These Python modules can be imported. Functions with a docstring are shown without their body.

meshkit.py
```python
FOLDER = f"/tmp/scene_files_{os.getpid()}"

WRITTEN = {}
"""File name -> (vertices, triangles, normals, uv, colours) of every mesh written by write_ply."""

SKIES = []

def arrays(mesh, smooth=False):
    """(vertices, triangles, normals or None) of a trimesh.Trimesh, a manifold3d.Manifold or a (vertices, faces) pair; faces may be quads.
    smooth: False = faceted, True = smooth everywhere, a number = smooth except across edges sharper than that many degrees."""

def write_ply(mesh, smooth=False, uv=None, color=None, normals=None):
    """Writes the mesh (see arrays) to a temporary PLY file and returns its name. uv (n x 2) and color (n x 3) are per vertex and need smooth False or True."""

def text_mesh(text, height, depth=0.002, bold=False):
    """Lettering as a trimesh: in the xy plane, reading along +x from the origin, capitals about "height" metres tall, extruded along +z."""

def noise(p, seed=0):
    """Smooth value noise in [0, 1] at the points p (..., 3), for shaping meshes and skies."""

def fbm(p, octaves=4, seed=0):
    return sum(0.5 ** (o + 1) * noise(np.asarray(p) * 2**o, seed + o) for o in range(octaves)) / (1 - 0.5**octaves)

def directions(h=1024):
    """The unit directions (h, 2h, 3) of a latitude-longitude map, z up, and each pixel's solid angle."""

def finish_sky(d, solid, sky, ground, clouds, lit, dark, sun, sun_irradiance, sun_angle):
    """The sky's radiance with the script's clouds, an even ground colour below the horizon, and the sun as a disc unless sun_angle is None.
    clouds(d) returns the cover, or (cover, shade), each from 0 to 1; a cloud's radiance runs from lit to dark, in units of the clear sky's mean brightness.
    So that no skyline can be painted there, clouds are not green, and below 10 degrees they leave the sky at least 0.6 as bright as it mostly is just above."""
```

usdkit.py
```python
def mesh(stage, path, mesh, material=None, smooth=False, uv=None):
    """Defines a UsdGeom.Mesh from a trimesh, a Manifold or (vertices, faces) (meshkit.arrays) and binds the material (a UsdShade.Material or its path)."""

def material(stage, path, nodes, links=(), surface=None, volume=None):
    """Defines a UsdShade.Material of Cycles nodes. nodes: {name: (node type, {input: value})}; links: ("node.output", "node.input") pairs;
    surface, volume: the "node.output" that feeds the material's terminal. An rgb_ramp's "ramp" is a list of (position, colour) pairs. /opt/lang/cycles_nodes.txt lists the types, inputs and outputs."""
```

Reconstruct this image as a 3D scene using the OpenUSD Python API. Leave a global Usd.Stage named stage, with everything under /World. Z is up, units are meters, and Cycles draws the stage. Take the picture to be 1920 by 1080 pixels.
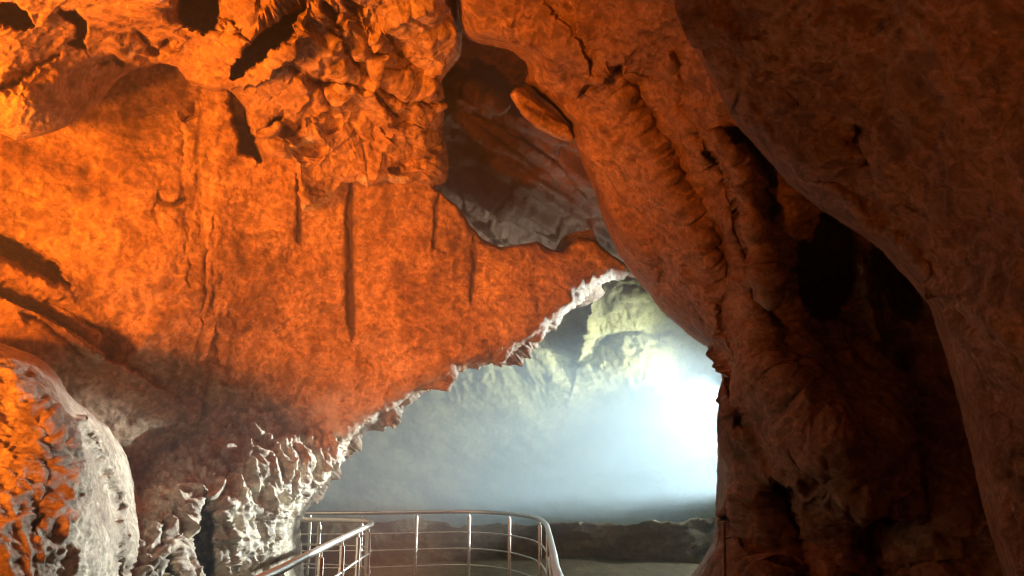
import math
import numpy as np
import trimesh
import shapely
from shapely.geometry import Polygon
from scipy.sparse import coo_matrix
from scipy.spatial import Delaunay, cKDTree
from scipy.interpolate import RBFInterpolator
import usdkit
from meshkit import noise
from pxr import Usd, UsdGeom, UsdLux, UsdShade, Gf, Sdf, Vt

stage = Usd.Stage.CreateInMemory()
UsdGeom.SetStageUpAxis(stage, 'Z')
UsdGeom.SetStageMetersPerUnit(stage, 1.0)
world = UsdGeom.Xform.Define(stage, '/World')
stage.SetDefaultPrim(world.GetPrim())
UsdGeom.Scope.Define(stage, '/World/Looks')
T = Sdf.ValueTypeNames

# ------------------------------------------------------------------ camera, sky, lamps
F = 1400.0                                   # focal length in photo pixels (1920 wide)
PITCH = math.radians(13.8)
EYE = np.array([0.0, 0.0, 1.6])
FWD = np.array([0, math.cos(PITCH), math.sin(PITCH)])
UP = np.array([0, -math.sin(PITCH), math.cos(PITCH)])
RIGHT = np.array([1.0, 0, 0])
EXPOSURE = 0.0
SKY_STRENGTH = 0.05
WHITE_POWER = 150.0
MIST_POWER = 10500.0
FRONT_POWER = 2100.0
STRAY_POWER = 1500.0
ORANGE_POWER = 1350.0
HAZE = 0.015
MIST = 0.105

cam = UsdGeom.Camera.Define(stage, '/World/camera')
cam.CreateHorizontalApertureAttr(36.0)
cam.CreateVerticalApertureAttr(20.25)
cam.CreateFocalLengthAttr(36.0 * F / 1920)
cam.CreateClippingRangeAttr((0.05, 1000.0))
cam.CreateExposureAttr(EXPOSURE)
cam.AddTranslateOp().Set(Gf.Vec3d(*EYE))
cam.AddRotateXOp().Set(90 + math.degrees(PITCH))

sky_m = usdkit.material(stage, '/World/Looks/sky_air', {
    's': ('sky_texture', {'sky_type': 'single_scattering', 'sun_disc': False, 'sun_elevation': 0.12, 'sun_rotation': 2.6}),
    'b': ('background_shader', {'strength': SKY_STRENGTH})}, [('s.color', 'b.color')], surface='b.background')
sky = UsdLux.DomeLight.Define(stage, '/World/sky')
UsdShade.MaterialBindingAPI.Apply(sky.GetPrim()).Bind(sky_m)
sky.GetPrim().SetCustomDataByKey('kind', 'structure')

ORANGE = [                                   # unseen amber lamps, out of view, lighting the rock: place, share of the power, aimed at, cone half angle
    ((-3.75, 0.5, 1.35), 1.08, (-3.0, 6.3, 5.2), 46),
    ((-0.6, 3.2, 0.3), 0.34, (-0.9, 8.3, 4.9), 26),
    ((2.5, 1.0, 0.3), 0.024, (2.0, 3.1, 3.9), 36),
    ((-3.7, 2.3, 1.5), 0.24, (-3.1, 4.6, 4.3), 36),
]
AMBER = (1.0, 0.205, 0.010)
WHITE = (0.92, 1.0, 0.95)


def at(px, py, d):
    """The point that lies d metres ahead of the eye in the direction of a photo pixel."""
    px, py, d = np.broadcast_arrays(np.asarray(px, float), np.asarray(py, float), np.asarray(d, float))
    v = FWD + ((px - 960) / F)[..., None] * RIGHT - ((py - 540) / F)[..., None] * UP
    return EYE + d[..., None] * v


def at_z(px, py, z):
    v = FWD + (px - 960) / F * RIGHT - (py - 540) / F * UP
    return EYE + v * (z - EYE[2]) / v[2]


STRAY_FILL = at(1392, 690, 13.8)                   # added narrow head, unseen, brightens the lip of the smooth wall
FRONT_FILL = at(1392, 740, 11.5)                   # added second head, unseen behind the pillar, brightens the flowstone
SIDE_FILL = np.array([8.6, 14.4, 1.42])                    # added third head, unseen, fills the mist with light
LAMP = at(1368, 742, 13.7)                    # white floodlight behind the rock pillar


# ------------------------------------------------------------------ noise
def fbm(p, scale, octaves=4, seed=0, gain=0.5, lac=2.03):
    a, s, t, out = 1.0, scale, 0.0, 0.0
    for o in range(octaves):
        out = out + a * (noise(p * s + 17.3 * o, seed + o) * 2 - 1)
        t += a; a *= gain; s *= lac
    return out / t


def ridged(p, scale, octaves=4, seed=0, gain=0.5, lac=2.07):
    a, s, t, out = 1.0, scale, 0.0, 0.0
    for o in range(octaves):
        out = out + a * (1 - np.abs(noise(p * s + 11.7 * o, seed + o) * 2 - 1))
        t += a; a *= gain; s *= lac
    return out / t


def warp(p, scale, amount, seed):
    return p + amount * np.stack([noise(p * scale, seed + k) * 2 - 1 for k in (101, 102, 103)], -1)


def saw(x, drop=0.14):
    """A slow rise and a sudden fall, once per unit: the profile of worn layers."""
    t = x - np.floor(x)
    return np.where(t < 1 - drop, t / (1 - drop), (1 - t) / drop)


def facets(p, size, tilt, seed, squash=(1, 1, 1)):
    """Broken angular faces: every cell is a plane of its own, with narrow joints between. Returns height (in units of size) and closeness to a joint."""
    q = p / size * np.asarray(squash, float)
    rng = np.random.default_rng(seed)
    lo, hi = np.floor(q.min(0)) - 1, np.ceil(q.max(0)) + 1
    n = int(np.prod(np.minimum(hi - lo, 200)) * 1.0)
    c = rng.uniform(lo, hi, (n, 3))
    nv = rng.normal(size=(n, 3)) * tilt
    up = rng.uniform(-0.5, 0.5, n) * tilt
    d, i = cKDTree(c).query(q, k=2)
    h = ((q - c[i[:, 0]]) * nv[i[:, 0]]).sum(1) + up[i[:, 0]]
    h2 = ((q - c[i[:, 1]]) * nv[i[:, 1]]).sum(1) + up[i[:, 1]]
    g = d[:, 1] - d[:, 0]
    b = 0.5 * (1 - sstep(0, 0.10, g))
    return h * (1 - b) + h2 * b, 1 - sstep(0, 0.12, g)


def sstep(a, b, x):
    t = np.clip((x - a) / (b - a), 0, 1)
    return t * t * (3 - 2 * t)


# ------------------------------------------------------------------ names and properties
used = {}


def path_for(name, parent='/World'):
    n = used.get((parent, name), 0)
    used[(parent, name)] = n + 1
    return f'{parent}/{name}' + (f'_{n:03d}' if n else '')


def tag(prim, label=None, cat=None, group=None, kind=None):
    prim = prim.GetPrim() if hasattr(prim, 'GetPrim') else prim
    for k, v in (('label', label), ('category', cat), ('group', group), ('kind', kind)):
        if v:
            prim.SetCustomDataByKey(k, v)
    return prim


def obj(name, mesh, material, parent='/World', smooth=30):
    parent = parent if isinstance(parent, str) else str(parent.GetPath())
    return usdkit.mesh(stage, path_for(name, parent), mesh, material, smooth=smooth).GetPrim()


def thing(name, loc, label, cat, group=None):
    x = UsdGeom.Xform.Define(stage, path_for(name))
    x.AddTranslateOp().Set(Gf.Vec3d(*map(float, loc)))
    return tag(x, label, cat, group)


# ------------------------------------------------------------------ materials
def rock_material(name, dark, mid, light, scale=1.0, rough=0.8, bump=0.8, vein=0.5, lit_rim_col=(0.62, 0.58, 0.5), staincol=(0.05, 0.03, 0.02), streak=0.0):
    return usdkit.material(stage, '/World/Looks/' + name, {
        'g': ('geometry', {}),
        'n1': ('noise_texture', {'scale': 0.8 * scale, 'detail': 8, 'roughness': 0.68, 'distortion': 0.2}),
        'r1': ('rgb_ramp', {'ramp': [(0.30, dark), (0.5, mid), (0.72, light)]}),
        'n2': ('noise_texture', {'scale': 5.5 * scale, 'detail': 6, 'roughness': 0.62, 'distortion': 0.45}),
        'r2': ('rgb_ramp', {'ramp': [(0.25, (0.42, 0.39, 0.37)), (0.42, (0.8, 0.77, 0.74)), (0.5, (1.55, 1.55, 1.55)), (0.57, (1.0, 0.97, 0.94)), (0.75, (0.55, 0.51, 0.48))]}),
        'm2': ('mix', {'mix_type': 'multiply', 'fac': vein}),
        'n3': ('noise_texture', {'scale': 24 * scale, 'detail': 6, 'roughness': 0.72}),
        'r3': ('rgb_ramp', {'ramp': [(0.28, (0.4, 0.38, 0.37)), (0.42, (0.9, 0.9, 0.9)), (0.55, (1.05, 1.05, 1.05)), (0.7, (1.5, 1.5, 1.5))]}),
        'm3': ('mix', {'mix_type': 'multiply', 'fac': 1.0}),
        'n4': ('noise_texture', {'scale': 2.6 * scale, 'detail': 5, 'roughness': 0.62, 'distortion': 0.7}),
        'r4': ('rgb_ramp', {'ramp': [(0.44, (1.0, 1.0, 1.0)), (0.485, (1.15, 1.15, 1.15)), (0.5, (1.9, 1.9, 1.9)), (0.515, (1.15, 1.15, 1.15)), (0.56, (1.0, 1.0, 1.0))]}),
        'm4': ('mix', {'mix_type': 'multiply', 'fac': vein * 0.35}),
        'map': ('mapping', {'scale': (3.2, 3.2, 0.28)}),
        'n5': ('noise_texture', {'scale': 1.3 * scale, 'detail': 6, 'roughness': 0.6, 'distortion': 0.3}),
        'r5': ('rgb_ramp', {'ramp': [(0.3, (0.5, 0.46, 0.44)), (0.5, (1.0, 1.0, 1.0)), (0.7, (1.25, 1.22, 1.18))]}),
        'n6': ('noise_texture', {'scale': 8.5 * scale, 'detail': 3, 'roughness': 0.55}),
        'r6': ('rgb_ramp', {'ramp': [(0.30, (0.35, 0.32, 0.3)), (0.37, (1.0, 1.0, 1.0)), (1.0, (1.0, 1.0, 1.0))]}),
        'm6': ('mix', {'mix_type': 'multiply', 'fac': 0.7}),
        'm5': ('mix', {'mix_type': 'multiply', 'fac': streak}),
        'as': ('attribute', {'attribute': 'stain'}),
        'ms': ('mix', {'mix_type': 'mix', 'color2': staincol}),
        'ac': ('attribute', {'attribute': 'crust'}),
        'mc': ('mix', {'mix_type': 'mix', 'color2': lit_rim_col}),  # whitish colour that stands in for lamplight on rims
        'rr': ('map_range', {'from_min': 0.3, 'from_max': 0.7, 'to_min': rough - 0.18, 'to_max': rough + 0.12}),
        'bn': ('noise_texture', {'scale': 13 * scale, 'detail': 9, 'roughness': 0.74, 'distortion': 0.2}),
        'b': ('bump', {'strength': bump, 'distance': 0.05}),
        'p': ('principled_bsdf', {'specular_ior_level': 0.35})},
        [('g.position', x + '.vector') for x in ('n1', 'n2', 'n3', 'n4', 'bn')] + [
        ('n1.fac', 'r1.fac'), ('n2.fac', 'r2.fac'), ('n3.fac', 'r3.fac'), ('r1.color', 'm2.color1'), ('r2.color', 'm2.color2'),
        ('m2.color', 'm3.color1'), ('r3.color', 'm3.color2'), ('m3.color', 'm4.color1'), ('n4.fac', 'r4.fac'), ('r4.color', 'm4.color2'), ('g.position', 'map.vector'), ('map.vector', 'n5.vector'), ('n5.fac', 'r5.fac'), ('m4.color', 'm5.color1'), ('r5.color', 'm5.color2'), ('g.position', 'n6.vector'), ('n6.fac', 'r6.fac'), ('m5.color', 'm6.color1'), ('r6.color', 'm6.color2'), ('m6.color', 'ms.color1'), ('as.fac', 'ms.fac'), ('ms.color', 'mc.color1'), ('ac.fac', 'mc.fac'),
        ('mc.color', 'p.base_color'), ('n2.fac', 'rr.value'), ('rr.result', 'p.roughness'), ('bn.fac', 'b.height'), ('b.normal', 'p.normal')], surface='p.BSDF')


M = {
    'wall': rock_material('ochre_limestone', (0.17, 0.10, 0.06), (0.36, 0.255, 0.17), (0.52, 0.40, 0.28), vein=0.8, streak=0.75),
    'roof': rock_material('broken_limestone', (0.20, 0.13, 0.085), (0.38, 0.27, 0.18), (0.50, 0.40, 0.29), bump=0.8, vein=0.7),
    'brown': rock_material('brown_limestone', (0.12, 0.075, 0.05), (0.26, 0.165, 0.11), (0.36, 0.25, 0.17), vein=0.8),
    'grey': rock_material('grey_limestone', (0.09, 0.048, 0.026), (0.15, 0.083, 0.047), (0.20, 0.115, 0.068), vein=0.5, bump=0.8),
    'pale': rock_material('pale_limestone', (0.12, 0.11, 0.045), (0.21, 0.195, 0.08), (0.30, 0.28, 0.13), vein=0.5),
    'flow': rock_material('flowstone', (0.25, 0.2, 0.15), (0.45, 0.39, 0.31), (0.62, 0.57, 0.48), bump=0.9, vein=0.7, rough=0.6, streak=0.5),
    'floor': rock_material('cave_ground', (0.06, 0.045, 0.022), (0.12, 0.09, 0.045), (0.2, 0.155, 0.08), vein=0.5),
    'steel': usdkit.material(stage, '/World/Looks/brushed_steel', {
        'g': ('geometry', {}), 'n': ('noise_texture', {'scale': 30, 'detail': 3}),
        'r': ('map_range', {'from_min': 0.3, 'from_max': 0.7, 'to_min': 0.34, 'to_max': 0.52}),
        'p': ('principled_bsdf', {'base_color': (0.62, 0.6, 0.56), 'metallic': 1.0})},
        [('g.position', 'n.vector'), ('n.fac', 'r.value'), ('r.result', 'p.roughness')], surface='p.BSDF'),
    'black': usdkit.material(stage, '/World/Looks/black_metal', {
        'g': ('geometry', {}), 'n': ('noise_texture', {'scale': 20, 'detail': 3}),
        'r': ('map_range', {'from_min': 0.3, 'from_max': 0.7, 'to_min': 0.4, 'to_max': 0.6}),
        'p': ('principled_bsdf', {'base_color': (0.03, 0.03, 0.03)})}, [('g.position', 'n.vector'), ('n.fac', 'r.value'), ('r.result', 'p.roughness')], surface='p.BSDF'),
    'wood': usdkit.material(stage, '/World/Looks/weathered_pole', {
        'g': ('geometry', {}), 'n': ('noise_texture', {'scale': 25, 'detail': 4}),
        'r': ('rgb_ramp', {'ramp': [(0.3, (0.22, 0.14, 0.09)), (0.7, (0.4, 0.28, 0.18))]}),
        'p': ('principled_bsdf', {'roughness': 0.6})}, [('g.position', 'n.vector'), ('n.fac', 'r.fac'), ('r.color', 'p.base_color')], surface='p.BSDF'),
    'white_lens': usdkit.material(stage, '/World/Looks/white_lamp_lens', {'e': ('emission', {'color': WHITE, 'strength': 25.0})}, [], surface='e.emission'),
    'amber_lens': usdkit.material(stage, '/World/Looks/amber_lamp_lens', {'e': ('emission', {'color': AMBER, 'strength': 3.0})}, [], surface='e.emission'),
}

# ------------------------------------------------------------------ rock masses
XLO, XHI, YLO, YHI = -40, 1960, -40, 1120


def seg_dist(p, line):
    """Distance, signed side and the running parameter of the nearest point of a polyline."""
    line = np.asarray(line, float)
    best, side, run = np.full(len(p), 1e9), np.zeros(len(p)), np.zeros(len(p))
    L = np.concatenate([[0], np.cumsum(np.linalg.norm(np.diff(line, axis=0), axis=1))])
    for k in range(len(line) - 1):
        a, b = line[k], line[k + 1]
        e = b - a
        t = np.clip(((p - a) @ e) / (e @ e), 0, 1)
        q = p - a - t[:, None] * e
        d = np.hypot(q[:, 0], q[:, 1])
        m = d < best
        best = np.where(m, d, best)
        side = np.where(m, np.sign(e[0] * q[:, 1] - e[1] * q[:, 0]), side)
        run = np.where(m, (L[k] + t * (L[k + 1] - L[k])) / L[-1], run)
    return best, side, run


def rough_outline(outline, step, amp, seed):
    """A denser outline with small irregular bays. Columns: x, y, rounding width, rounding depth."""
    o = np.asarray(outline, float)
    out = []
    for a, b in zip(o, np.roll(o, -1, 0)):
        inside = min(a[0], b[0]) < XHI + 60 and max(a[0], b[0]) > XLO - 60 and min(a[1], b[1]) < YHI + 60 and max(a[1], b[1]) > YLO - 60
        n = max(1, int(np.hypot(*(b - a)[:2]) / (step if inside else step * 6)))
        out.append(a + (b - a) * (np.arange(n) / n)[:, None])
    q = np.vstack(out)
    nx = np.roll(q, -3, 0)[:, :2] - np.roll(q, 3, 0)[:, :2]
    nrm = np.stack([nx[:, 1], -nx[:, 0]], 1) / np.maximum(np.linalg.norm(nx, axis=1, keepdims=True), 1e-6)
    p3 = np.c_[q[:, :2], np.zeros(len(q))]
    w = fbm(p3, 1 / 45.0, 5, seed, gain=0.62)
    q[:, :2] += nrm * (w * amp)[:, None]
    return q


def rock_mass(outline, depth, relief, step=2.7, round_w=25, round_d=0.35, edge=5, seed=1, thick=2.5, strokes=(), tuck=0.35, pulls=()):
    """A solid piece of rock: front surface through given points, an edge that rounds away, flanks that run back behind it.
    Returns vertices, faces, stain and crust."""
    rng = np.random.default_rng(seed)
    o = [(*p, round_w, round_d) if len(p) == 2 else p for p in outline]
    ring = rough_outline(o, step, edge, seed)
    poly = Polygon(ring[:, :2])
    if not poly.is_valid:
        keep = poly.buffer(0)
        keep = max(getattr(keep, 'geoms', [keep]), key=lambda g: g.area)
        xy = np.array(keep.exterior.coords)[:-1]
        wd = ring[cKDTree(ring[:, :2]).query(xy)[1], 2:]
        ring, poly = np.c_[xy, wd], keep
    if not poly.exterior.is_ccw:
        ring = ring[::-1]
    x0, y0, x1, y1 = poly.bounds
    pts = []
    for (a, b, c, d_, s) in ((max(x0, XLO), max(y0, YLO), min(x1, XHI), min(y1, YHI), step), (x0, y0, x1, y1, step * 5)):
        gx, gy = np.meshgrid(np.arange(a, c, s), np.arange(b, d_, s * 0.866))
        gx = gx + (np.arange(gx.shape[0]) % 2)[:, None] * s / 2
        g = np.stack([gx.ravel(), gy.ravel()], 1) + rng.uniform(-0.3, 0.3, (gx.size, 2)) * s
        if s != step:
            g = g[~((g[:, 0] > XLO) & (g[:, 0] < XHI) & (g[:, 1] > YLO) & (g[:, 1] < YHI))]
        pts.append(g)
    g = np.vstack(pts)
    g = g[shapely.contains_xy(poly, g[:, 0], g[:, 1])]
    tree = cKDTree(ring[:, :2])
    g = g[tree.query(g)[0] > step * 0.6]
    nb = len(ring)
    P = np.vstack([ring[:, :2], g])
    tri = Delaunay(P).simplices
    c = P[tri].mean(1)
    tri = tri[shapely.contains_xy(poly, c[:, 0], c[:, 1])]
    e1, e2 = P[tri[:, 1]] - P[tri[:, 0]], P[tri[:, 2]] - P[tri[:, 0]]
    flip = e1[:, 0] * e2[:, 1] - e1[:, 1] * e2[:, 0] > 0        # y runs down: this winding faces the eye
    tri[flip] = tri[flip][:, ::-1]
    dist, near = tree.query(P, k=6)
    w, R = ring[near, 2].mean(1), ring[near, 3].mean(1)
    dist = dist[:, 0]
    dist[:nb] = 0
    dc = np.asarray(depth, float)
    D = RBFInterpolator(dc[:, :2] / 1000, dc[:, 2], kernel='thin_plate_spline', smoothing=1e-4)(P / 1000)
    t = np.clip(1 - dist / np.maximum(w, 1), 0, 1)
    D = D + R * (1 - np.sqrt(1 - np.minimum(t, 0.999) ** 2))
    wob = fbm(np.c_[P / 26.0, np.zeros(len(P))], 1.0, 4, seed + 50)
    wob2 = fbm(np.c_[P / 26.0, np.ones(len(P)) * 9], 1.0, 4, seed + 60)
    fine = [fbm(np.c_[P / 8.0, np.full(len(P), 3.0 + 4 * k)], 1.0, 3, seed + 64 + k) for k in (0, 1)]
    Pw = P + 9 * np.stack([wob, wob2], 1) + 5 * np.stack(fine, 1)
    stain, crust = np.zeros(len(P)), np.zeros(len(P))
    for kind, line, wd, amp in strokes:
        line = np.asarray(line, float)
        lo, hi = line.min(0) - wd * 4 - 15, line.max(0) + wd * 4 + 15
        m = np.flatnonzero(((P > lo) & (P < hi)).all(1))
        if not len(m):
            continue
        d, side, run = seg_dist(Pw[m] if kind != 'stain' else P[m] + 4 * np.stack([wob[m], 0 * wob[m]], 1), line)
        taper = np.sqrt(np.clip(4 * run * (1 - run) * 1.6, 0.05, 1))
        if kind == 'crack':                                     # a groove, positive goes into the rock
            D[m] += amp * np.exp(-1.3 * d / (wd * taper))
        elif kind == 'cut':                                     # flat-bottomed slot
            D[m] += amp * (1 - sstep(0.55, 1.15, d / (wd * taper)))
        elif kind == 'ledge':                                   # a step: the side to the right of the stroke's direction lies back
            f = sstep(-2.5, 2.5, d * side) * np.exp(-np.maximum(d, 0) / wd) * np.where(side > 0, 1, 0)
            D[m] += amp * f * taper
        elif kind == 'fold':                                    # the same as a soft fold, with the lip rounded
            D[m] += amp * sstep(-6, 34, d * side) * np.exp(-np.maximum(d - 30, 0) / wd) * np.where(side > 0, 1, 0 * d + 1) * taper
        elif kind == 'ridge':
            D[m] -= amp * np.exp(-(d / (wd * taper)) ** 2)
        elif kind == 'stain':
            wide = wd > 20
            stain[m] = np.maximum(stain[m], amp * (1 - sstep(0.1 if wide else 0.6, 1.2, d / (wd * taper) + (1.1 * fine[0][m] + 1.3 * wob[m] if wide else 0))))
        elif kind == 'crust':  # white rim light, painted into the rock colour
            crust[m] = np.maximum(crust[m], amp * (1 - sstep(0.3, 1.2, d / wd)) * sstep(-0.15, 0.2, wob[m]))
    for cx, cy, rx, ry, amp in pulls:                           # broad hollows (positive) and bosses (negative)
        D += amp * np.exp(-(((Pw[:, 0] - cx) / rx) ** 2 + ((Pw[:, 1] - cy) / ry) ** 2))
    V = at(P[:, 0], P[:, 1], D)
    n = trimesh.Trimesh(V, tri, process=False).vertex_normals
    ei = np.vstack([tri[:, [0, 1]], tri[:, [1, 2]], tri[:, [2, 0]]])
    A = coo_matrix((np.ones(2 * len(ei)), (np.r_[ei[:, 0], ei[:, 1]], np.r_[ei[:, 1], ei[:, 0]])), shape=(len(V), len(V))).tocsr()
    ns = n.copy()
    for k in range(14):                                         # so that fine relief does not fan out at the rims of hollows
        ns = ns + A @ ns
        ns /= np.maximum(np.linalg.norm(ns, axis=1, keepdims=True), 1e-9)
        if k == 2:
            n3 = ns.copy()
    facing = np.abs(np.einsum('ij,ij->i', n3, (V - EYE) / np.linalg.norm(V - EYE, axis=1, keepdims=True)))
    h = relief(V, P, dist)
    h, free = h if isinstance(h, tuple) else (h, 0.0)
    h = free + h * (0.10 + 0.90 * sstep(0.12, 0.5, facing))
    V = V + ns * h[:, None]
    # flanks
    B = V[:nb]
    pix = ring[:, :2]
    tang = np.roll(pix, -8, 0) - np.roll(pix, 8, 0)
    inn = np.stack([-tang[:, 1], tang[:, 0]], 1)
    inn /= np.maximum(np.linalg.norm(inn, axis=1, keepdims=True), 1e-6)
    inn[~shapely.contains_xy(poly, *(pix + inn * 2).T)] *= -1
    view = (B - EYE) / np.linalg.norm(B - EYE, axis=1, keepdims=True)
    inw = inn[:, :1] * RIGHT - inn[:, 1:] * UP
    rings, prev = [V], np.arange(nb)
    faces = [tri]
    total = len(V)
    for s in (0.03, 0.08, 0.18, 0.35, 0.65, 1.0):
        q = B + view * (s * thick) + inw * (tuck * thick * s * (0.25 + 0.75 * s))
        q = q + 0.05 * min(1, s * 4) * np.stack([fbm(q, 2.2, 3, seed + 70 + k) for k in range(3)], 1)
        rings.append(q)
        cur = total + np.arange(nb)
        total += nb
        a, b, c_, d_ = prev, np.roll(prev, -1), np.roll(cur, -1), cur
        faces += [np.stack([a, b, c_], 1), np.stack([a, c_, d_], 1)]
        prev = cur
    V = np.vstack(rings)
    f = np.vstack(faces)
    # outward winding of the flanks
    k = len(tri)
    e = np.cross(V[f[k:, 1]] - V[f[k:, 0]], V[f[k:, 2]] - V[f[k:, 0]])
    cen = V[f[k:]].mean(1)
    outward = -np.tile(inw, (12, 1))[: len(e)]
    if (np.einsum('ij,ij->i', e, outward) < 0).mean() > 0.5:
        f[k:] = f[k:][:, ::-1]
    pad = len(V) - len(stain)
    return V, f, np.r_[stain, np.zeros(pad)], np.r_[crust, np.zeros(pad)]


def rock(name, label, cat, material, kind=None, parent='/World', group=None, **kw):
    V, f, stain, crust = rock_mass(**kw)
    p = path_for(name, parent if isinstance(parent, str) else str(parent.GetPath()))
    m = usdkit.mesh(stage, p, (V, f), material, smooth=True)
    api = UsdGeom.PrimvarsAPI(m)
    api.CreatePrimvar('stain', T.FloatArray, 'vertex').Set(Vt.FloatArray.FromNumpy(stain.astype(np.float32)))
    api.CreatePrimvar('crust', T.FloatArray, 'vertex').Set(Vt.FloatArray.FromNumpy(crust.astype(np.float32)))
    return tag(m, label, cat, group, kind)


# ------------------------------------------------------------------ the setting: ground and the shell of the cave
def ground():
    xs, ys = np.linspace(-10, 10, 260), np.linspace(-6, 24, 390)
    X, Y = np.meshgrid(xs, ys)
    p = np.stack([X.ravel(), Y.ravel(), 0 * X.ravel()], 1)
    z = 0.05 * fbm(p, 0.8, 5, 3) + 0.012 * fbm(p, 6, 3, 5)
    z += 0.25 * sstep(11.6, 14.5, p[:, 1]) 
    p[:, 2] = z - 0.03
    nx, ny = len(xs), len(ys)
    i = np.arange((ny - 1) * nx).reshape(ny - 1, nx)[:, :-1].ravel()
    f = np.vstack([np.stack([i, i + 1, i + nx + 1], 1), np.stack([i, i + nx + 1, i + nx], 1)])
    tag(usdkit.mesh(stage, path_for('ground'), (p, f), M['floor'], smooth=True), 'dark uneven earth floor of the cave beneath the railings', kind='structure')


def shell():
    s = trimesh.creation.icosphere(5)
    v = np.array(s.vertices)
    v = v * (1 + 0.10 * fbm(v, 3.0, 4, 21)[:, None])
    v = v * np.array([10.5, 17.0, 11.0]) + np.array([0, 8.0, 3.0])
    v[:, 2] = np.maximum(v[:, 2], -0.7)
    tag(usdkit.mesh(stage, path_for('cave_chamber'), (v, s.faces[:, ::-1]), M['brown'], smooth=True), 'dark rock shell of the cave behind all the formations', kind='structure')


ground()
shell()

# ---- the tall smooth wall on the left
LIP = [(800, 345), (830, 366), (858, 388), (885, 428), (910, 450), (940, 465), (975, 462), (1008, 455), (1035, 469), (1055, 472), (1076, 455), (1086, 446), (1112, 452), (1140, 472), (1165, 494), (1174, 507)]
LIP2 = [(1150, 519), (1120, 535), (1090, 551), (1062, 580), (1040, 606), (1010, 636), (975, 660), (945, 677), (900, 687), (856, 690), (842, 708), (808, 727), (770, 752), (730, 782), (690, 803), (655, 830)]
wall_outline = [(-420, 20), (760, 20), (800, 200)] + [(x, y, 14, 0.25) for x, y in LIP] + [(x, y, 34, 0.85) for x, y in LIP2] + \
    [(640, 862, 60, 0.9), (606, 912, 90, 1.1), (572, 950, 110, 1.2), (548, 1000, 110, 1.2), (520, 1110, 100, 1.0), (480, 1260), (-420, 1260)]


def wall_relief(V, P, dist):
    q = warp(V, 1.1, 0.25, 5)
    big = 0.16 * fbm(q, 0.55, 3, 31)
    mid = 0.05 * fbm(q, 2.2, 4, 37)
    cells = 0.028 * ridged(warp(V, 3, 0.12, 41), 3.2, 4, 43)
    drip = np.stack([V[:, 0] * 3.0 + V[:, 1] * 2.0, V[:, 1] * 2.2, V[:, 2] * 0.22], 1)
    band = np.exp(-((P[:, 0] - 375) / 60) ** 2) * sstep(120, 260, P[:, 1])
    rim = np.exp(-dist / 26.0) * sstep(-0.2, 0.4, (P[:, 1] - 500) / 100)
    f2, j2 = facets(warp(V, 3, 0.15, 48), 0.4, 0.10, 49)
    big = big + 0.10 * f2
    return big + mid + cells + 0.028 * ridged(V, 8, 4, 50) + 0.012 * ridged(V, 21, 3, 52) + band * 0.09 * fbm(drip, 1.6, 3, 47) + 0.01 * fbm(V, 14, 3, 51), rim * (0.34 * np.maximum(0, fbm(V, 2.6, 4, 53)) + 0.10 * fbm(V, 5.5, 4, 54) + 0.03 * ridged(V, 13, 3, 55))


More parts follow.
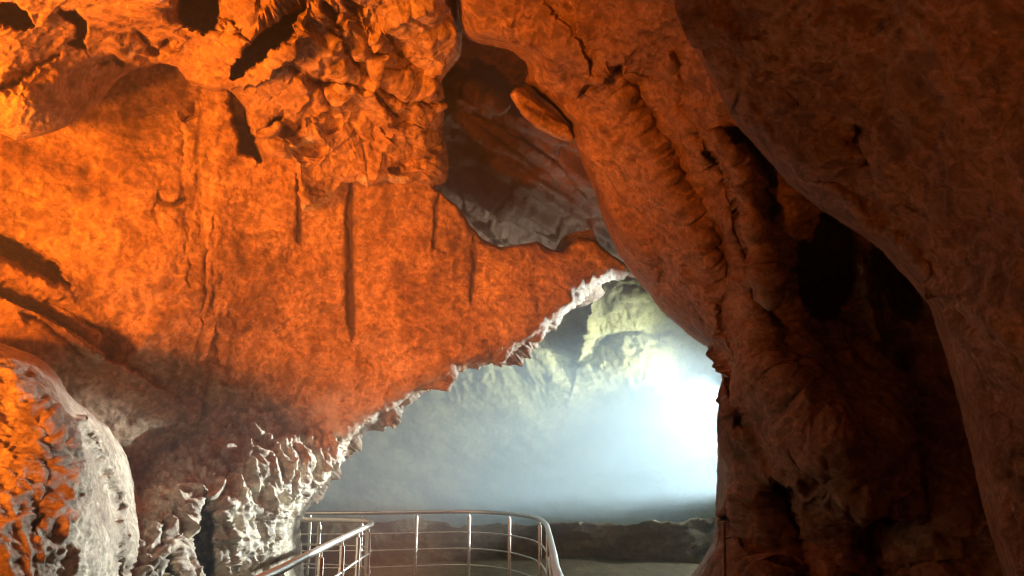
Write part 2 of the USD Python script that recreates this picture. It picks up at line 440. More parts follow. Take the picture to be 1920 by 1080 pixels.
wall_strokes = [
    ('stain', [(235, 150), (265, 225), (310, 300)], 42, 0.38), ('stain', [(420, 430), (470, 520), (530, 600)], 44, 0.32), ('stain', [(30, 280), (110, 300), (180, 350)], 38, 0.30), ('stain', [(560, 520), (600, 545)], 30, 0.3),
    ('stain', [(740, 500), (790, 560), (810, 590)], 26, 0.32), ('stain', [(860, 430), (850, 470)], 24, 0.3), ('stain', [(0, 380), (120, 430)], 36, 0.25), ('stain', [(690, 610), (700, 660)], 30, 0.3), ('stain', [(420, 230), (430, 330)], 22, 0.25),
    ('cut', [(434, 160), (452, 225), (466, 275), (486, 300)], 19, 0.8), ('ridge', [(-60, 500), (20, 510), (100, 545), (160, 620), (190, 660)], 34, 0.3),
    ('crack', [(655, 335), (652, 400), (650, 470), (655, 540), (658, 610)], 8, 0.05), ('stain', [(655, 335), (652, 400), (650, 470), (655, 540), (660, 640)], 12, 0.92),
    ('crack', [(818, 365), (815, 410), (812, 465)], 5, 0.07), ('stain', [(818, 362), (815, 410), (812, 470)], 6, 0.8),
    ('crack', [(890, 440), (888, 490), (880, 570)], 6, 0.07), ('stain', [(890, 440), (888, 490), (880, 575)], 6, 0.8),
    ('crack', [(555, 320), (556, 390), (560, 455)], 8, 0.05), ('stain', [(555, 320), (556, 390), (562, 460)], 9, 0.9),
    ('crack', [(293, 362), (300, 380), (325, 385), (350, 372)], 8, 0.07), ('stain', [(293, 362), (300, 380), (325, 385), (350, 372)], 7, 0.7), ('crack', [(293, 362), (292, 400), (300, 440)], 7, 0.03),
    ('crack', [(362, 195), (358, 212), (350, 222)], 9, 0.18), ('crack', [(372, 180), (374, 260), (368, 360), (378, 470), (375, 600)], 7, 0.035), ('stain', [(374, 200), (370, 300), (376, 430), (374, 600)], 5, 0.5), ('stain', [(352, 330), (356, 450), (350, 580)], 7, 0.35), ('stain', [(398, 420), (394, 520), (402, 640)], 5, 0.4),
    ('crack', [(345, 240), (340, 330), (350, 420), (352, 540)], 10, 0.03), ('crack', [(395, 400), (392, 520), (400, 620)], 8, 0.025),
    ('cut', [(-60, 420), (-10, 455), (40, 480), (85, 505), (120, 532)], 24, 0.6),
    ('ledge', [(240, 690), (160, 640), (100, 600), (40, 570), (-60, 540)], 90, 0.55),
    ('crack', [(85, 560), (120, 572), (150, 600), (190, 625)], 10, 0.18), ('crack', [(40, 588), (90, 610), (130, 640), (160, 665)], 8, 0.2),
    ('crust', [(640, 840), (690, 800), (730, 780), (770, 752), (842, 708)], 34, 0.7), ('crust', [(850, 692), (945, 677), (1040, 606), (1090, 551), (1174, 507)], 20, 0.6),  # lamplight along the lip, painted as a whiter colour
    ('crust', [(620, 800), (560, 860), (540, 1000)], 80, 0.7),  # lamplit lower end of the lip, painted the same way
]
rock('rock_wall', 'tall smooth ochre wall with dark vertical drip streaks, between the overhang and the white-lit lip', 'rock wall', M['wall'],
     outline=wall_outline, relief=wall_relief, seed=11, edge=7, thick=1.6, tuck=0.55, strokes=wall_strokes,
     depth=[(-400, 100, 5.6), (-400, 600, 5.3), (-400, 1200, 5.3), (0, 300, 6.1), (0, 700, 5.9), (0, 1200, 6.0), (300, 150, 6.7), (300, 500, 6.7), (300, 900, 7.0), (300, 1200, 7.2),
            (600, 100, 7.6), (600, 350, 7.7), (600, 600, 7.9), (600, 850, 8.1), (540, 1100, 8.3), (840, 350, 8.5), (840, 550, 8.4), (840, 690, 8.2), (1000, 460, 9.0), (1000, 600, 8.8), (1170, 505, 9.5)])

# ---- the broken overhang of the ceiling, upper left
over_outline = [(-420, -300), (-420, 240), (0, 254), (30, 264), (72, 259), (120, 240), (152, 224), (190, 186), (215, 152), (246, 131), (292, 123), (330, 130), (346, 152), (382, 166), (414, 172), (428, 166),
                (446, 182), (462, 205), (475, 236), (488, 268), (502, 290), (545, 302), (553, 330), (557, 372), (566, 396), (592, 397), (620, 376), (646, 342), (668, 340), (690, 353), (722, 344), (760, 346), (780, 340), (806, 356, 30, 0.5),
                (836, 340, 50, 0.9), (842, 290, 60, 1.1), (834, 240, 60, 1.1), (836, 190, 40, 0.8), (828, 150, 40, 0.8), (862, 105, 40, 0.8), (868, 60, 50, 1.0), (850, 0, 60, 1.0), (840, -300, 60, 1.0)]


def over_relief(V, P, dist):
    q = warp(V, 0.9, 0.25, 61)
    f1, j1 = facets(warp(V, 1.3, 0.16, 65), 1.15, 0.34, 66, (1, 1, 1.2))
    f2, j2 = facets(warp(V, 2.5, 0.08, 67), 0.46, 0.34, 68, (1, 1, 1.5))
    f3, j3 = facets(warp(V, 6.0, 0.03, 167), 0.17, 0.34, 168, (1, 1, 1.3))
    a = warp(V, 0.8, 0.18, 69) @ np.array([0.45, -0.35, 0.82])
    on = sstep(-0.1, 0.25, fbm(V, 0.8, 3, 74))
    lay = 0.07 * saw(a * 3.4 + 0.3 * fbm(V, 0.9, 3, 70), 0.1) + 0.035 * saw(a * 9.1 + 0.4 * fbm(V, 1.7, 3, 72), 0.1)
    k = 0.3 + 0.7 * sstep(180, 330, P[:, 0] + 0.4 * P[:, 1] - 40)
    return 0.12 * fbm(q, 0.7, 3, 63) + k * (0.20 * f1 - 0.05 * j1 + 0.09 * f2 - 0.025 * j2 + 0.045 * f3 - 0.008 * j3) + on * lay + 0.022 * ridged(V, 15, 3, 77)


over_strokes = [
    ('crack', [(540, 120), (590, 150), (640, 158)], 10, 0.25), ('crack', [(460, 70), (440, 40), (400, 20)], 12, 0.3), ('crack', [(835, 250), (800, 300), (740, 320)], 10, 0.2), ('crack', [(250, 60), (290, 90), (330, 80)], 12, 0.25),
    ('cut', [(340, -120), (365, -10), (385, 60)], 40, 1.3), ('cut', [(-70, 0), (20, 28), (60, 46)], 20, 0.9), ('cut', [(115, 18), (148, 42), (150, 80), (128, 80)], 11, 0.6),
    ('cut', [(570, 18), (530, 60), (500, 75), (475, 100), (435, 145)], 21, 1.5), ('ledge', [(600, 60), (480, 160), (420, 170)], 60, -0.2),
    ('crack', [(610, 20), (640, 70), (670, 120), (700, 150)], 9, 0.3), ('crack', [(655, 0), (690, 60), (712, 110), (705, 150)], 8, 0.3),
    ('crack', [(700, 155), (740, 180), (790, 190), (830, 190)], 9, 0.3), ('crack', [(720, 60), (750, 100), (790, 140), (820, 150)], 18, 0.25),
    ('crack', [(640, 155), (700, 170), (740, 215), (790, 240), (835, 250)], 8, 0.22),
    ('crack', [(480, 250), (520, 225), (570, 260), (600, 290)], 10, 0.2), ('ledge', [(540, 295), (585, 270), (620, 285)], 30, 0.25),
    ('crack', [(500, 240), (530, 215), (560, 245)], 12, 0.2), ('crack', [(600, 120), (610, 200), (640, 260)], 10, 0.12),
    ('crack', [(180, 120), (205, 108), (230, 118)], 6, 0.15), ('crack', [(0, 170), (60, 130), (110, 100)], 8, 0.15),
    ('crust', [(560, 396), (600, 395), (640, 345), (700, 350), (780, 340)], 10, 0.9), ('crust', [(540, 295), (585, 268)], 8, 0.9), ('crust', [(180, 120), (220, 110), (245, 85)], 7, 0.9),  # white light on the lobe edges, painted into the colour
]
rock('rock_overhang', 'broken jagged overhang of the ceiling with deep black clefts, above the smooth wall', 'rock overhang', M['roof'],
     outline=over_outline, relief=over_relief, seed=12, edge=8, round_w=14, round_d=0.25, thick=1.4, tuck=0.3, step=2.3, strokes=over_strokes,
     pulls=[(380, -20, 50, 60, 0.7), (60, 200, 90, 60, -0.25), (620, 350, 60, 60, 0.3), (500, 60, 120, 60, -0.15), (760, 110, 60, 50, 0.25)],
     depth=[(-400, -250, 4.4), (-400, 200, 5.3), (0, -250, 3.6), (0, 0, 4.2), (0, 250, 5.05), (120, 235, 5.45), (250, 130, 6.0), (300, -250, 3.4), (300, 0, 4.8), (480, 290, 6.5), (600, 390, 7.1), (600, 0, 5.4), (600, -250, 4.0),
            (780, 340, 7.9), (840, 200, 7.6), (840, 0, 6.3), (840, -250, 4.8)])

# ---- the chimney between overhang and pillar
def chim_relief(V, P, dist):
    a = P @ np.array([0.55, -0.83]) / 22.0
    lay = np.stack([a, P[:, 0] / 160, P[:, 1] / 160], 1)
    strat = 0.22 * (noise(warp(lay, 0.7, 0.9, 81), 83) * 2 - 1) + 0.10 * (noise(warp(lay * 2.1, 0.7, 0.9, 85), 87) * 2 - 1)
    f1, j1 = facets(warp(V, 1.2, 0.2, 92), 0.8, 0.3, 94)
    return 0.25 * fbm(V, 0.5, 3, 89) + 0.12 * f1 - 0.04 * j1, strat + 0.10 * ridged(V, 2.6, 5, 91) + 0.03 * fbm(V, 9, 3, 93)


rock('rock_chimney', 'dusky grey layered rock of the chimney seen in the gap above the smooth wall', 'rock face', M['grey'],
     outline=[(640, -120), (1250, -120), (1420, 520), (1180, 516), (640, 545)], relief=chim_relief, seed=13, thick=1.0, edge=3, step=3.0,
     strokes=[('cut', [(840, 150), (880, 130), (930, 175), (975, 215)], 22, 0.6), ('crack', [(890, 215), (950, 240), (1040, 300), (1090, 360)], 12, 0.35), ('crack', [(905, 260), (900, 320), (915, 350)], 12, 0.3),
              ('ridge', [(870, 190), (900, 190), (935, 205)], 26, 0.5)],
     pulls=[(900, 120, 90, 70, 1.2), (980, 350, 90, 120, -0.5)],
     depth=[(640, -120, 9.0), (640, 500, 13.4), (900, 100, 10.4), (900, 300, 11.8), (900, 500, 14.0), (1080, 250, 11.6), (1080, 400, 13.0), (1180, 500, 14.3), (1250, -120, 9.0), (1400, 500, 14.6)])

# ---- the far wall of the lit chamber
def far_relief(V, P, dist):
    q = warp(V, 0.9, 0.5, 95)
    a = V @ np.array([0.75, 0.2, 0.6])
    lay = np.stack([a * 2.4, V[:, 0] * 0.35 - V[:, 2] * 0.35, V[:, 1] * 0.4], 1)
    strat = (noise(warp(lay, 0.6, 1.0, 97), 99) * 2 - 1)
    hi = sstep(790, 690, P[:, 1])
    fib = warp(np.stack([V[:, 0] * 2.2 + V[:, 2] * 1.5, V[:, 0] * 0.35 - V[:, 2] * 0.45, V[:, 1] * 0.8], 1), 0.7, 0.6, 96)
    return 0.22 * fbm(q, 0.6, 3, 101) + hi * (0.10 * strat + 0.20 * ridged(fib, 1.0, 4, 104) + 0.14 * ridged(q, 0.8, 4, 103) - 0.2) + 0.035 * fbm(V, 4, 4, 105) + 0.012 * fbm(V, 13, 3, 107)


rock('lit_rock_face', 'pale yellowish buttressed rock face at the back, glowing in the white light above the mist', 'rock face', M['pale'],
     outline=[(420, 430), (1000, 430), (1300, 400), (1800, 430), (1800, 1110), (420, 1110)], relief=far_relief, seed=14, edge=3, step=3.0, thick=1.0,
     strokes=[('ledge', [(1105, 545), (1100, 600), (1085, 665)], 46, 0.9), ('ridge', [(1105, 520), (1103, 600), (1090, 670)], 12, 0.25), ('crack', [(1110, 640), (1160, 625), (1250, 620)], 20, 0.15),
              ('crack', [(1085, 680), (1120, 640), (1140, 625)], 16, 0.12)],
     pulls=[(1200, 560, 80, 40, -0.4), (1180, 690, 110, 45, -0.5), (960, 700, 90, 40, -0.3)],
     depth=[(420, 380, 14.6), (420, 650, 15.0), (420, 800, 16.4), (420, 1100, 16.6), (900, 400, 14.4), (900, 680, 15.0), (900, 800, 17.0), (900, 1100, 17.2),
            (1200, 400, 14.4), (1200, 520, 14.9), (1200, 690, 15.6), (1200, 800, 17.6), (1200, 1100, 17.8), (1400, 560, 15.6), (1400, 700, 16.8), (1400, 820, 18.2), (1400, 1100, 18.2), (1800, 400, 17), (1800, 880, 19), (1800, 1100, 19)])

# ---- low dark-coloured ledge, placed to give the shaded band below the mist
rock('rock_ledge', 'low dark-coloured ledge behind the far railing, placed to give the shaded band below the mist', 'rock ledge', M['floor'],
     outline=[(430, 972), (560, 976), (640, 970), (700, 980), (780, 974), (860, 984), (930, 978), (1000, 986), (1100, 978), (1160, 986), (1220, 976), (1280, 980), (1330, 970), (1420, 968), (1560, 966), (1560, 1110), (430, 1110)],
     relief=lambda V, P, dist: 0.3 * fbm(V, 0.9, 3, 181) + 0.14 * ridged(V, 2.4, 5, 183) + 0.015 * fbm(V, 12, 3, 185), seed=20, edge=14, round_w=1, round_d=0.005, thick=0.9, tuck=0.2, step=3.0,
     depth=[(430, 980, 12.2), (430, 1100, 12.0), (800, 1015, 12.9), (800, 1080, 12.6), (1200, 990, 12.9), (1200, 1080, 12.7), (1560, 960, 12.5), (1560, 1100, 12.4)])

# ---- an unseen block, added beyond the pillar to cut the mist lamp low down
blk = trimesh.creation.icosphere(5)
bv = np.array(blk.vertices)
bv = np.sign(bv) * np.abs(bv) ** 0.55 * np.array([1.5, 1.7, 0.78])
bv = bv + 0.09 * np.stack([fbm(bv, 1.6, 4, 190 + k) for k in range(3)], -1)
bv[:, 2] = np.minimum(bv[:, 2], 0.76) + 0.55
tag(usdkit.mesh(stage, path_for('added_rock_block'), (bv + np.array([7.6, 14.4, 0.0]), blk.faces), M['brown'], smooth=True), 'flat-topped rock block added out of view beyond the dark pillar, cutting the low light of the mist lamp', 'rock')

# ---- the pillar and arch on the right
pillar_outline = [(846, -300), (858, 0), (868, 55), (882, 76), (922, 86), (962, 96), (986, 113), (993, 136), (986, 152), (1012, 178), (1046, 206), (1068, 233), (1078, 264), (1092, 302), (1112, 352), (1135, 412), (1160, 470), (1196, 522), (1240, 576),
                  (1290, 624), (1326, 650), (1350, 685), (1358, 714), (1349, 742), (1353, 790), (1346, 850), (1343, 900), (1342, 960), (1340, 1020), (1312, 1058), (1285, 1092), (1180, 1260), (2150, 1260), (2150, -300)]


def pillar_relief(V, P, dist):
    q = warp(V, 1.0, 0.4, 111)
    lo = sstep(350, 700, P[:, 1])
    big = 0.26 * fbm(q, 0.65, 3, 113)
    rib = np.stack([V[:, 0] * 2.2, V[:, 1] * 1.2, V[:, 2] * 0.5], 1)
    ribs = lo * 0.26 * (ridged(warp(rib, 1.0, 0.5, 115), 1.2, 3, 117) - 0.5)
    f1, j1 = facets(warp(V, 1.5, 0.25, 123), 0.7, 0.25, 125, (1, 1, 0.7))
    return big + ribs + 0.07 * f1 - 0.02 * j1 + 0.08 * ridged(q, 2.4, 4, 119) + 0.04 * ridged(V, 6, 4, 127) + 0.018 * ridged(V, 16, 4, 128) + 0.015 * fbm(V, 9, 4, 121)


pillar_strokes = [
    ('fold', [(1345, 540), (1305, 420), (1240, 310), (1190, 215), (1125, 125)], 120, 0.42), ('ridge', [(1330, 300), (1270, 200), (1255, 100)], 14, 0.12),
    ('crack', [(1128, 118), (1135, 130), (1190, 115), (1225, 150)], 9, 0.14), ('ledge', [(1010, 175), (1110, 140), (1130, 120)], 60, 0.15), ('ridge', [(1060, 240), (1130, 350), (1230, 520)], 40, 0.15),
    ('cut', [(1500, 450), (1540, 540), (1570, 610)], 44, 1.3), ('cut', [(1545, 400), (1570, 450), (1565, 560)], 38, 1.1), ('cut', [(1635, 470), (1690, 520), (1720, 590)], 30, 1.2),
    ('ridge', [(1345, 250), (1385, 330), (1410, 430), (1440, 560)], 24, 0.45), ('crack', [(1320, 270), (1362, 330), (1395, 430), (1420, 560)], 8, 0.5), ('crack', [(1360, 235), (1400, 260), (1440, 310), (1450, 420)], 15, 0.6),
    ('ridge', [(1615, 480), (1625, 560), (1650, 640)], 12, 0.4), ('crack', [(1440, 560), (1470, 640), (1500, 720)], 24, 0.4),
    ('crack', [(1350, 640), (1400, 730), (1430, 820)], 9, 0.2), ('crack', [(1500, 850), (1570, 900), (1700, 830), (1740, 790)], 12, 0.25), ('crack', [(1460, 910), (1500, 1010), (1490, 1120)], 45, 0.8), ('crack', [(1650, 940), (1630, 1020), (1640, 1120)], 80, 0.7),
    ('crack', [(1690, 660), (1700, 760), (1720, 900), (1760, 1000)], 20, 0.5), ('crack', [(1385, 960), (1410, 1060)], 14, 0.3),
]
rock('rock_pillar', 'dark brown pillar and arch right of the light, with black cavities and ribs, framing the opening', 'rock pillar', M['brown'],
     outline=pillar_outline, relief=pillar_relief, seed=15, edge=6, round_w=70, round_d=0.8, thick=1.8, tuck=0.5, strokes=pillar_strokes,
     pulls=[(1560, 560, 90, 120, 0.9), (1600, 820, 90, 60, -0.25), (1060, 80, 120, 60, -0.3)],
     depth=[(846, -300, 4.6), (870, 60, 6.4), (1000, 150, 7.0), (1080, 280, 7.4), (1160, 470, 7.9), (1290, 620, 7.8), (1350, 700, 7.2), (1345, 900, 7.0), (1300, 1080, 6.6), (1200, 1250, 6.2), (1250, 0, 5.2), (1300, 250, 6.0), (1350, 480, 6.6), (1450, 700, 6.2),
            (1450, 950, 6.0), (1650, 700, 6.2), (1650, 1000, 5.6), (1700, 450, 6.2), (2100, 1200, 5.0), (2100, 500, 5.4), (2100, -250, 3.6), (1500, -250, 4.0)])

# ---- the near overhang, right edge of the picture
def near_relief(V, P, dist):
    q = warp(V, 1.2, 0.3, 131)
    f1, j1 = facets(warp(V, 1.5, 0.3, 141), 0.8, 0.12, 142)
    f2, j2 = facets(warp(V, 3.0, 0.1, 144), 0.28, 0.2, 145)
    return 0.15 * f1 - 0.02 * j1 + 0.05 * f2 - 0.008 * j2 + 0.035 * ridged(V, 6, 5, 143) + 0.018 * ridged(V, 17, 4, 146) + 0.17 * fbm(q, 0.8, 3, 133) + 0.05 * ridged(q, 2.2, 4, 135) - 0.03 + 0.03 * fbm(V, 4.5, 3, 137) + 0.009 * fbm(V, 14, 4, 139)


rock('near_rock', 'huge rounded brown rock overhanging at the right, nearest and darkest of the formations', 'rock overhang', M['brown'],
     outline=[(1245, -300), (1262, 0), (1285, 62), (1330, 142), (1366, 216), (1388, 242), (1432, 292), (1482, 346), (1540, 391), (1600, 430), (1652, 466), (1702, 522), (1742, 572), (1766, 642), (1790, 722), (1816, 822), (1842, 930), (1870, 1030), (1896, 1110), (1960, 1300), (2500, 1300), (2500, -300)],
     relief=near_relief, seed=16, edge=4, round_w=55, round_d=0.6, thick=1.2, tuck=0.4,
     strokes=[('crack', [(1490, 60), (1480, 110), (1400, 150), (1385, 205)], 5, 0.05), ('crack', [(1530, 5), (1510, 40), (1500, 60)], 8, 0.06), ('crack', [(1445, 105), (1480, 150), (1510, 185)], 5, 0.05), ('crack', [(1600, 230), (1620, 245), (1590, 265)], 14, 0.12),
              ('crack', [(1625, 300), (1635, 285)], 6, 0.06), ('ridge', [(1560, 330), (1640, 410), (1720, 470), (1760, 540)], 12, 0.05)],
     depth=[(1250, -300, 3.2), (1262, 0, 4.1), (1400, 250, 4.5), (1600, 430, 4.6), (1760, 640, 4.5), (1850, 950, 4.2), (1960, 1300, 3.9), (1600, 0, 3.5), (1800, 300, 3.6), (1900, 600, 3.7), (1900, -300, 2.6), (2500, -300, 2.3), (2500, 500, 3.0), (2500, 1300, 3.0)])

# ---- the mound, lower left
def mound_relief(V, P, dist):
    q = warp(V, 2.0, 0.2, 141)
    lo = sstep(720, 860, P[:, 1])
    riv = np.stack([V[:, 0] * 6.0, V[:, 1] * 6.0, V[:, 2] * 0.5], 1)
    rivs = 0.12 * (ridged(warp(riv, 0.8, 0.6, 143), 1.0, 3, 145) - 0.5)
    return 0.14 * fbm(q, 1.1, 3, 147) + (0.35 + 0.65 * lo) * rivs + 0.07 * ridged(q, 5.0, 4, 149) - 0.03 + 0.05 * ridged(V, 12, 4, 151) + 0.012 * fbm(V, 40, 3, 153)


rock('rock_mound', 'rounded flowstone mound low at the left edge, orange front and whitish right flank', 'rock mound', M['flow'],
     outline=[(-420, 620), (-60, 636), (0, 643), (42, 656), (82, 681), (112, 712), (136, 752), (168, 777), (202, 802), (226, 842), (246, 882), (256, 922), (272, 962), (287, 1002), (292, 1100), (300, 1260), (-420, 1260)],
     relief=mound_relief, seed=17, edge=7, round_w=90, round_d=0.7, thick=1.3, tuck=0.4,
     strokes=[('crack', [(140, 790), (180, 870), (215, 960), (225, 1080)], 26, 0.16), ('crack', [(60, 800), (70, 900), (60, 1000)], 18, 0.08)],
     depth=[(-400, 640, 4.4), (-400, 1250, 3.9), (0, 660, 4.9), (0, 850, 4.5), (0, 1250, 4.1), (130, 790, 4.95), (130, 1000, 4.6), (210, 830, 5.6), (250, 950, 5.7), (200, 1000, 5.1), (290, 1250, 5.5)])

# ---- the drapery of flowstone under the lip
def drape_relief(V, P, dist):
    rib = np.stack([V[:, 0] * 6.5, V[:, 1] * 6.5, V[:, 2] * 1.3], 1)
    r = ridged(warp(rib, 0.8, 0.9, 161), 1.0, 4, 163)
    return 0.30 * (r - 0.6) + 0.10 * fbm(V, 1.4, 2, 164) + 0.12 * (ridged(warp(V, 3, 0.15, 165), 4.5, 4, 167) - 0.5) + 0.045 * ridged(V, 13, 4, 169)


rock('flowstone_drapery', 'ribbed whitish flowstone drapery with black hollows, beside the bend of the near railing', 'flowstone', M['flow'],
     outline=[(236, 900), (290, 850), (350, 815), (400, 800), (445, 770), (470, 745), (520, 770), (570, 790), (620, 755), (648, 770), (655, 828, 30, 0.4), (634, 868, 60, 0.6), (604, 914, 80, 0.8), (575, 946, 80, 0.8), (561, 976, 80, 0.8), (566, 1030, 80, 0.8), (572, 1150, 80, 0.8), (570, 1260), (260, 1260)],
     relief=drape_relief, seed=18, edge=10, round_w=8, round_d=0.05, thick=1.2, tuck=0.3, step=2.4,
     strokes=[('cut', [(385, 930), (380, 1000), (385, 1100)], 26, 0.6), ('cut', [(300, 1000), (315, 1100)], 14, 0.4)],
     depth=[(236, 900, 7.1), (350, 815, 7.4), (445, 770, 7.75), (470, 745, 7.9), (560, 790, 8.05), (640, 755, 8.3), (600, 850, 7.85), (500, 830, 7.5), (400, 870, 7.1), (330, 900, 6.8), (250, 990, 6.1), (260, 1250, 5.1), (400, 940, 6.6), (400, 1250, 6.1), (520, 900, 7.3), (560, 1000, 7.7), (570, 1250, 7.4)])

# ---- the block that hangs in the gap
rock('hanging_rock', 'flat layered block wedged in the gap beside the arch, lit orange from below', 'hanging rock', M['roof'],
     outline=[(955, 178), (968, 162), (990, 165), (1004, 185), (1040, 210), (1066, 232), (1076, 258), (1070, 267), (1040, 258), (1005, 240), (975, 215)],
     relief=lambda V, P, dist: 0.07 * (noise(np.stack([P @ np.array([0.5, -0.86]) / 9, P[:, 0] / 60, P[:, 1] / 60], 1), 171) - 0.5) + 0.05 * ridged(V, 3, 4, 173) - 0.03,
     seed=19, edge=3, round_w=10, round_d=0.15, thick=1.2, tuck=0.15, step=2.2, depth=[(955, 170, 7.1), (1075, 260, 7.6), (1000, 230, 7.2), (1010, 180, 7.3)])


# ------------------------------------------------------------------ railings
def tube(points, r, n=12):
    p = np.asarray(points, float)
    t = np.gradient(p, axis=0)
    t /= np.linalg.norm(t, axis=1, keepdims=True)
    up = np.array([0, 0, 1.0]) if abs(t[:, 2]).max() < 0.9 else np.array([1.0, 0, 0])
    a = np.cross(t, up)
    a /= np.linalg.norm(a, axis=1, keepdims=True)
    b = np.cross(t, a)
    ang = np.arange(n) / n * 2 * math.pi
    v = (p[:, None] + r * (np.cos(ang)[None, :, None] * a[:, None] + np.sin(ang)[None, :, None] * b[:, None])).reshape(-1, 3)
    i = np.arange(len(p) - 1)[:, None] * n + np.arange(n)[None]
    j = np.arange(len(p) - 1)[:, None] * n + (np.arange(n)[None] + 1) % n
    f = np.vstack([np.stack([i, j, j + n], -1).reshape(-1, 3), np.stack([i, j + n, i + n], -1).reshape(-1, 3)])
    c0, c1 = len(v), len(v) + 1
    v = np.vstack([v, p[0] - t[0] * r * 0.4, p[-1] + t[-1] * r * 0.4])
    k = np.arange(n)
    e = (len(p) - 1) * n
    f = np.vstack([f, np.stack([np.full(n, c0), (k + 1) % n, k], 1), np.stack([np.full(n, c1), e + k, e + (k + 1) % n], 1)])
    m = trimesh.Trimesh(v, f, process=False)
    m.fix_normals()
    return m


def smooth_path(pts, n=10):
    p = np.asarray(pts, float)
    q = np.vstack([2 * p[0] - p[1], p, 2 * p[-1] - p[-2]])
    out = []
    for k in range(1, len(q) - 2):
        for s in np.arange(n) / n:
            a, b, c, d = q[k - 1:k + 3]
            out.append(0.5 * (2 * b + (c - a) * s + (2 * a - 5 * b + 4 * c - d) * s ** 2 + (3 * b - a - 3 * c + d) * s ** 3))
    return np.array(out + [p[-1]])


def railing(name, label, line, post_at, base):
    """Handrail, three thin rails and posts along a line on the ground plan."""
    line = smooth_path(np.c_[np.asarray(line)[:, :2], np.ones(len(line))])
    base = np.array([*line[0, :2], 0.0])
    t = thing(name, base, label, 'railing')
    obj('handrail', tube(line - base, 0.029), M['steel'], t)
    for z in (0.70, 0.465, 0.23):
        q = line.copy(); q[:, 2] = z
        obj('rail', tube(q - base, 0.012, 8), M['steel'], t)
    for x, y in post_at:
        k = np.argmin(np.hypot(line[:, 0] - x, line[:, 1] - y))
        tg = line[min(k + 1, len(line) - 1)] - line[max(k - 1, 0)]
        tg /= np.linalg.norm(tg)
        off = np.array([tg[1], -tg[0], 0]) * 0.0
        o = np.array([line[k, 0], line[k, 1], 0]) - base + off
        p = obj('post', tube([o + [0, 0, -0.02], o + [0, 0, 0.5], o + [0, 0, 0.93]], 0.025), M['steel'], t)
        pin = obj('pin', tube([o + [0, 0, 0.93], o + [0, 0, 0.96], o + [0, 0, 0.985]], 0.010, 8), M['steel'], p)
        obj('foot_plate', trimesh.creation.cylinder(0.05, 0.012, transform=trimesh.transformations.translation_matrix(o + [0, 0, 0.006])), M['steel'], p)
        for z in (0.70, 0.465, 0.23):
            obj('rail_clip', tube([o + [0, 0, z - 0.016], o + [0, 0, z], o + [0, 0, z + 0.016]], 0.0295, 10), M['steel'], p)
    return t


far_px = [(520, 962), (600, 962), (700, 961.5), (800, 960), (880, 959.5), (940, 962), (985, 967), (1010, 973), (1024, 984), (1030, 1004), (1038, 1040), (1049, 1085)]
far_line = [at_z(x, y, 1.0) for x, y in far_px]
far_line.append(np.array([far_line[-1][0] + 0.0, 1.6, 1.0]))
far_posts = [at_z(x, y, 1.0)[:2] for x, y in [(581, 962), (678, 961.5), (777, 960.3), (877, 959.5), (957, 963.3), (1012, 974), (1026, 990)]]
for y in (6.6, 5.4, 4.2, 3.0):
    far_posts.append((far_line[-2][0] + 0.02, y))
railing('railing', 'curved steel railing on the far and right side of the path', far_line, far_posts, None)
near_px = [(500, 1080), (560, 1050), (620, 1020), (670, 996), (690, 987), (697, 982), (690, 978), (660, 976), (610, 975), (560, 974.5), (520, 974)]
near_line = [at_z(x, y, 1.0) for x, y in near_px]
near_line.insert(0, np.array([near_line[0][0] + 0.04, 1.6, 1.0]))
near_posts = [at_z(x, y, 1.0)[:2] for x, y in [(607, 1027), (641, 1010), (672, 995), (694, 986), (690, 978), (597, 975)]] + [(near_line[1][0], 4.0), (near_line[1][0], 2.8)]
railing('railing', 'steel railing on the left of the path with white-lit handrail ending in a tight bend', near_line, near_posts, None)

# a slender pole leaning against the foot of the pillar
b = at_z(1352, 1120, 0.55)
pole_base = at(1350, 1130, 5.6)
pole_top = at(1357, 978, 5.6)
pole_base[2] = 0.0
o = obj('pole', tube([pole_base * 0 + [0, 0, 0], (pole_top - pole_base) * 0.5, pole_top - pole_base], 0.014), M['wood'])
UsdGeom.Xformable(o).AddTranslateOp().Set(Gf.Vec3d(*map(float, pole_base)))
tag(o, 'thin upright brown pole at the foot of the dark pillar', 'pole')


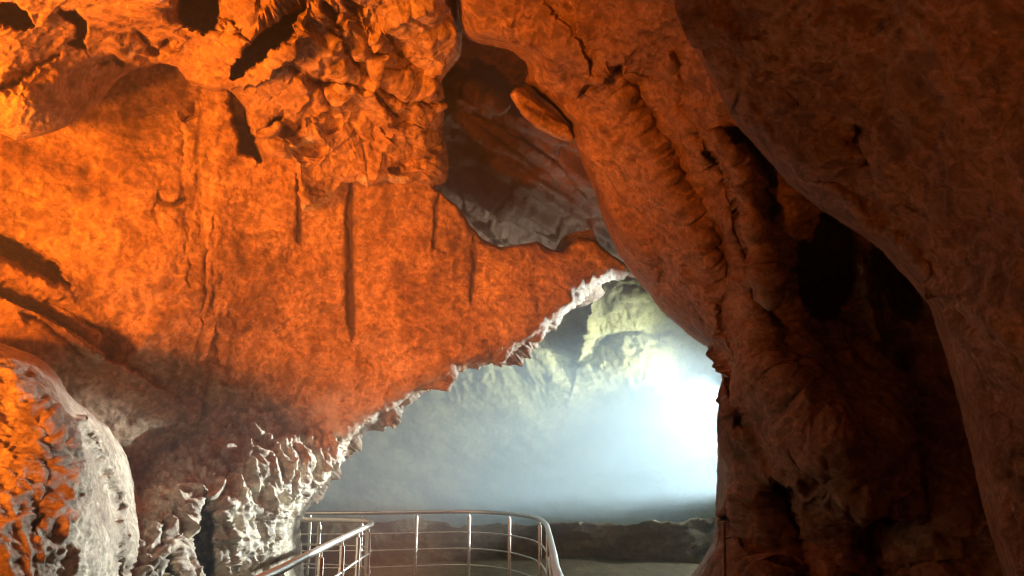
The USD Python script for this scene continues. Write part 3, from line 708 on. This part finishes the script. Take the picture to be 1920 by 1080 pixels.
# ------------------------------------------------------------------ lamps
def floodlight(name, place, aim, power, colour, lens, label, radius=0.07, post=None, cone=None, size=1.0, soft=0.35):
    place, aim = np.asarray(place, float), np.asarray(aim, float)
    d = (aim - place) / np.linalg.norm(aim - place)
    t = thing(name, place, label, 'floodlight')
    z = trimesh.geometry.align_vectors([0, 0, 1], d)
    can = trimesh.creation.revolve(np.array([[0, -0.17], [0.06, -0.17], [0.085, -0.13], [0.10, 0.0], [0.115, 0.02], [0.115, 0.045], [0.10, 0.045], [0.095, 0.0], [0, -0.02]]), sections=32)
    can.apply_scale(size)
    can.apply_transform(z)
    obj('housing', can, M['black'], t)
    disc = trimesh.creation.cylinder(0.094 * size, 0.006, transform=z @ trimesh.transformations.translation_matrix([0, 0, 0.004]))
    obj('lens', disc, lens, t)
    side = np.cross(d, [0, 0, 1.0]); side /= np.linalg.norm(side)
    foot = np.array([0, 0, -0.3 if post is None else -post])
    br = trimesh.util.concatenate([tube([side * s * 0.115 * size - d * 0.04, side * s * 0.125 * size + [0, 0, -0.1], side * s * 0.06 + [0, 0, -0.2], foot * (0.2 / abs(foot[2]))], 0.010, 8) for s in (-1, 1)])
    obj('bracket', br, M['black'], t)
    obj('stand', tube([foot * (0.2 / abs(foot[2])), foot * 0.85, foot], 0.014, 8), M['black'], t)
    L = UsdLux.SphereLight.Define(stage, str(t.GetPath()) + '/glow')
    L.AddTranslateOp().Set(Gf.Vec3d(*map(float, d * 0.16 * size)))
    zz = np.cross(side, d)
    turn = np.array([side, zz, -d])
    q = trimesh.transformations.quaternion_from_matrix(np.r_[np.c_[turn.T, [0, 0, 0]], [[0, 0, 0, 1]]])
    L.AddOrientOp(UsdGeom.XformOp.PrecisionDouble).Set(Gf.Quatd(*map(float, q)))
    if cone:
        sh = UsdLux.ShapingAPI.Apply(L.GetPrim())
        sh.CreateShapingConeAngleAttr(float(cone))
        sh.CreateShapingConeSoftnessAttr(1.0 if colour is AMBER else soft)
    L.CreateRadiusAttr(radius)
    L.CreateNormalizeAttr(True)
    L.CreateIntensityAttr(power)
    L.CreateColorAttr(Gf.Vec3f(*colour))
    return t


floodlight('floodlight', LAMP, (-4.0, 13.6, 1.6), WHITE_POWER, WHITE, M['white_lens'], 'blazing white floodlight half hidden behind the dark pillar', post=LAMP[2] - 0.05, cone=88, size=1.9, radius=0.22)
floodlight('floodlight', SIDE_FILL, (-4.5, 14.0, 1.9), MIST_POWER, WHITE, M['white_lens'], 'added white lamp, unseen behind the dark pillar, filling the mist with light', post=SIDE_FILL[2] - 1.29, cone=30, size=0.9, radius=0.10, soft=1.0)
floodlight('floodlight', STRAY_FILL, at(760, 600, 8.2), STRAY_POWER, WHITE, M['white_lens'], 'added narrow white lamp, unseen behind the dark pillar, grazing the lip of the smooth wall', post=STRAY_FILL[2] - 0.05, cone=15, size=1.0, radius=0.06)
floodlight('floodlight', FRONT_FILL, (-2.1, 7.0, 1.15), FRONT_POWER, WHITE, M['white_lens'], 'added white lamp, unseen behind the dark pillar, brightening the flowstone', post=FRONT_FILL[2] - 0.05, cone=10.5, size=1.4, radius=0.10)
for k, (pl, s, aim, cone) in enumerate(ORANGE):
    floodlight('unseen_amber_lamp', pl, aim, ORANGE_POWER * s, AMBER, M['amber_lens'],
               ['unseen amber lamp left of the path, placed to light the wall and overhang', 'unseen amber lamp below the view, placed to light the smooth wall', 'unseen small amber lamp right of the path, placed to light the near rock', 'unseen amber lamp left of the mound, placed to light the overhang'][k], post=pl[2], cone=cone, radius=0.34 if k == 0 else 0.12)

# ------------------------------------------------------------------ haze
haze_m = usdkit.material(stage, '/World/Looks/haze_air', {'v': ('principled_volume', {'color': (0.82, 0.93, 1.0), 'density': HAZE, 'anisotropy': 0.0})}, [], volume='v.volume')
hz = trimesh.creation.box((28, 42, 25))
hz.apply_translation((0, 8.0, 7.0))
tag(obj('haze', hz, haze_m, smooth=False), 'thin bluish mist filling the lit chamber', 'haze', kind='stuff')

mist_m = usdkit.material(stage, '/World/Looks/mist_air', {'v': ('principled_volume', {'color': (0.62, 0.84, 1.0), 'density': MIST, 'anisotropy': 0.0})}, [], volume='v.volume')
ms = trimesh.creation.icosphere(5)
mv = np.array(ms.vertices)
mv = mv * (1 + 0.5 * fbm(mv, 2.4, 4, 201)[:, None]) * np.array([7.4, 2.9, 2.1]) + np.array([0.2, 15.2, 2.35])
tag(usdkit.mesh(stage, path_for('mist'), (mv, ms.faces), mist_m, smooth=True), 'bank of white mist hanging in the lit chamber behind the far railing', 'mist', kind='stuff')
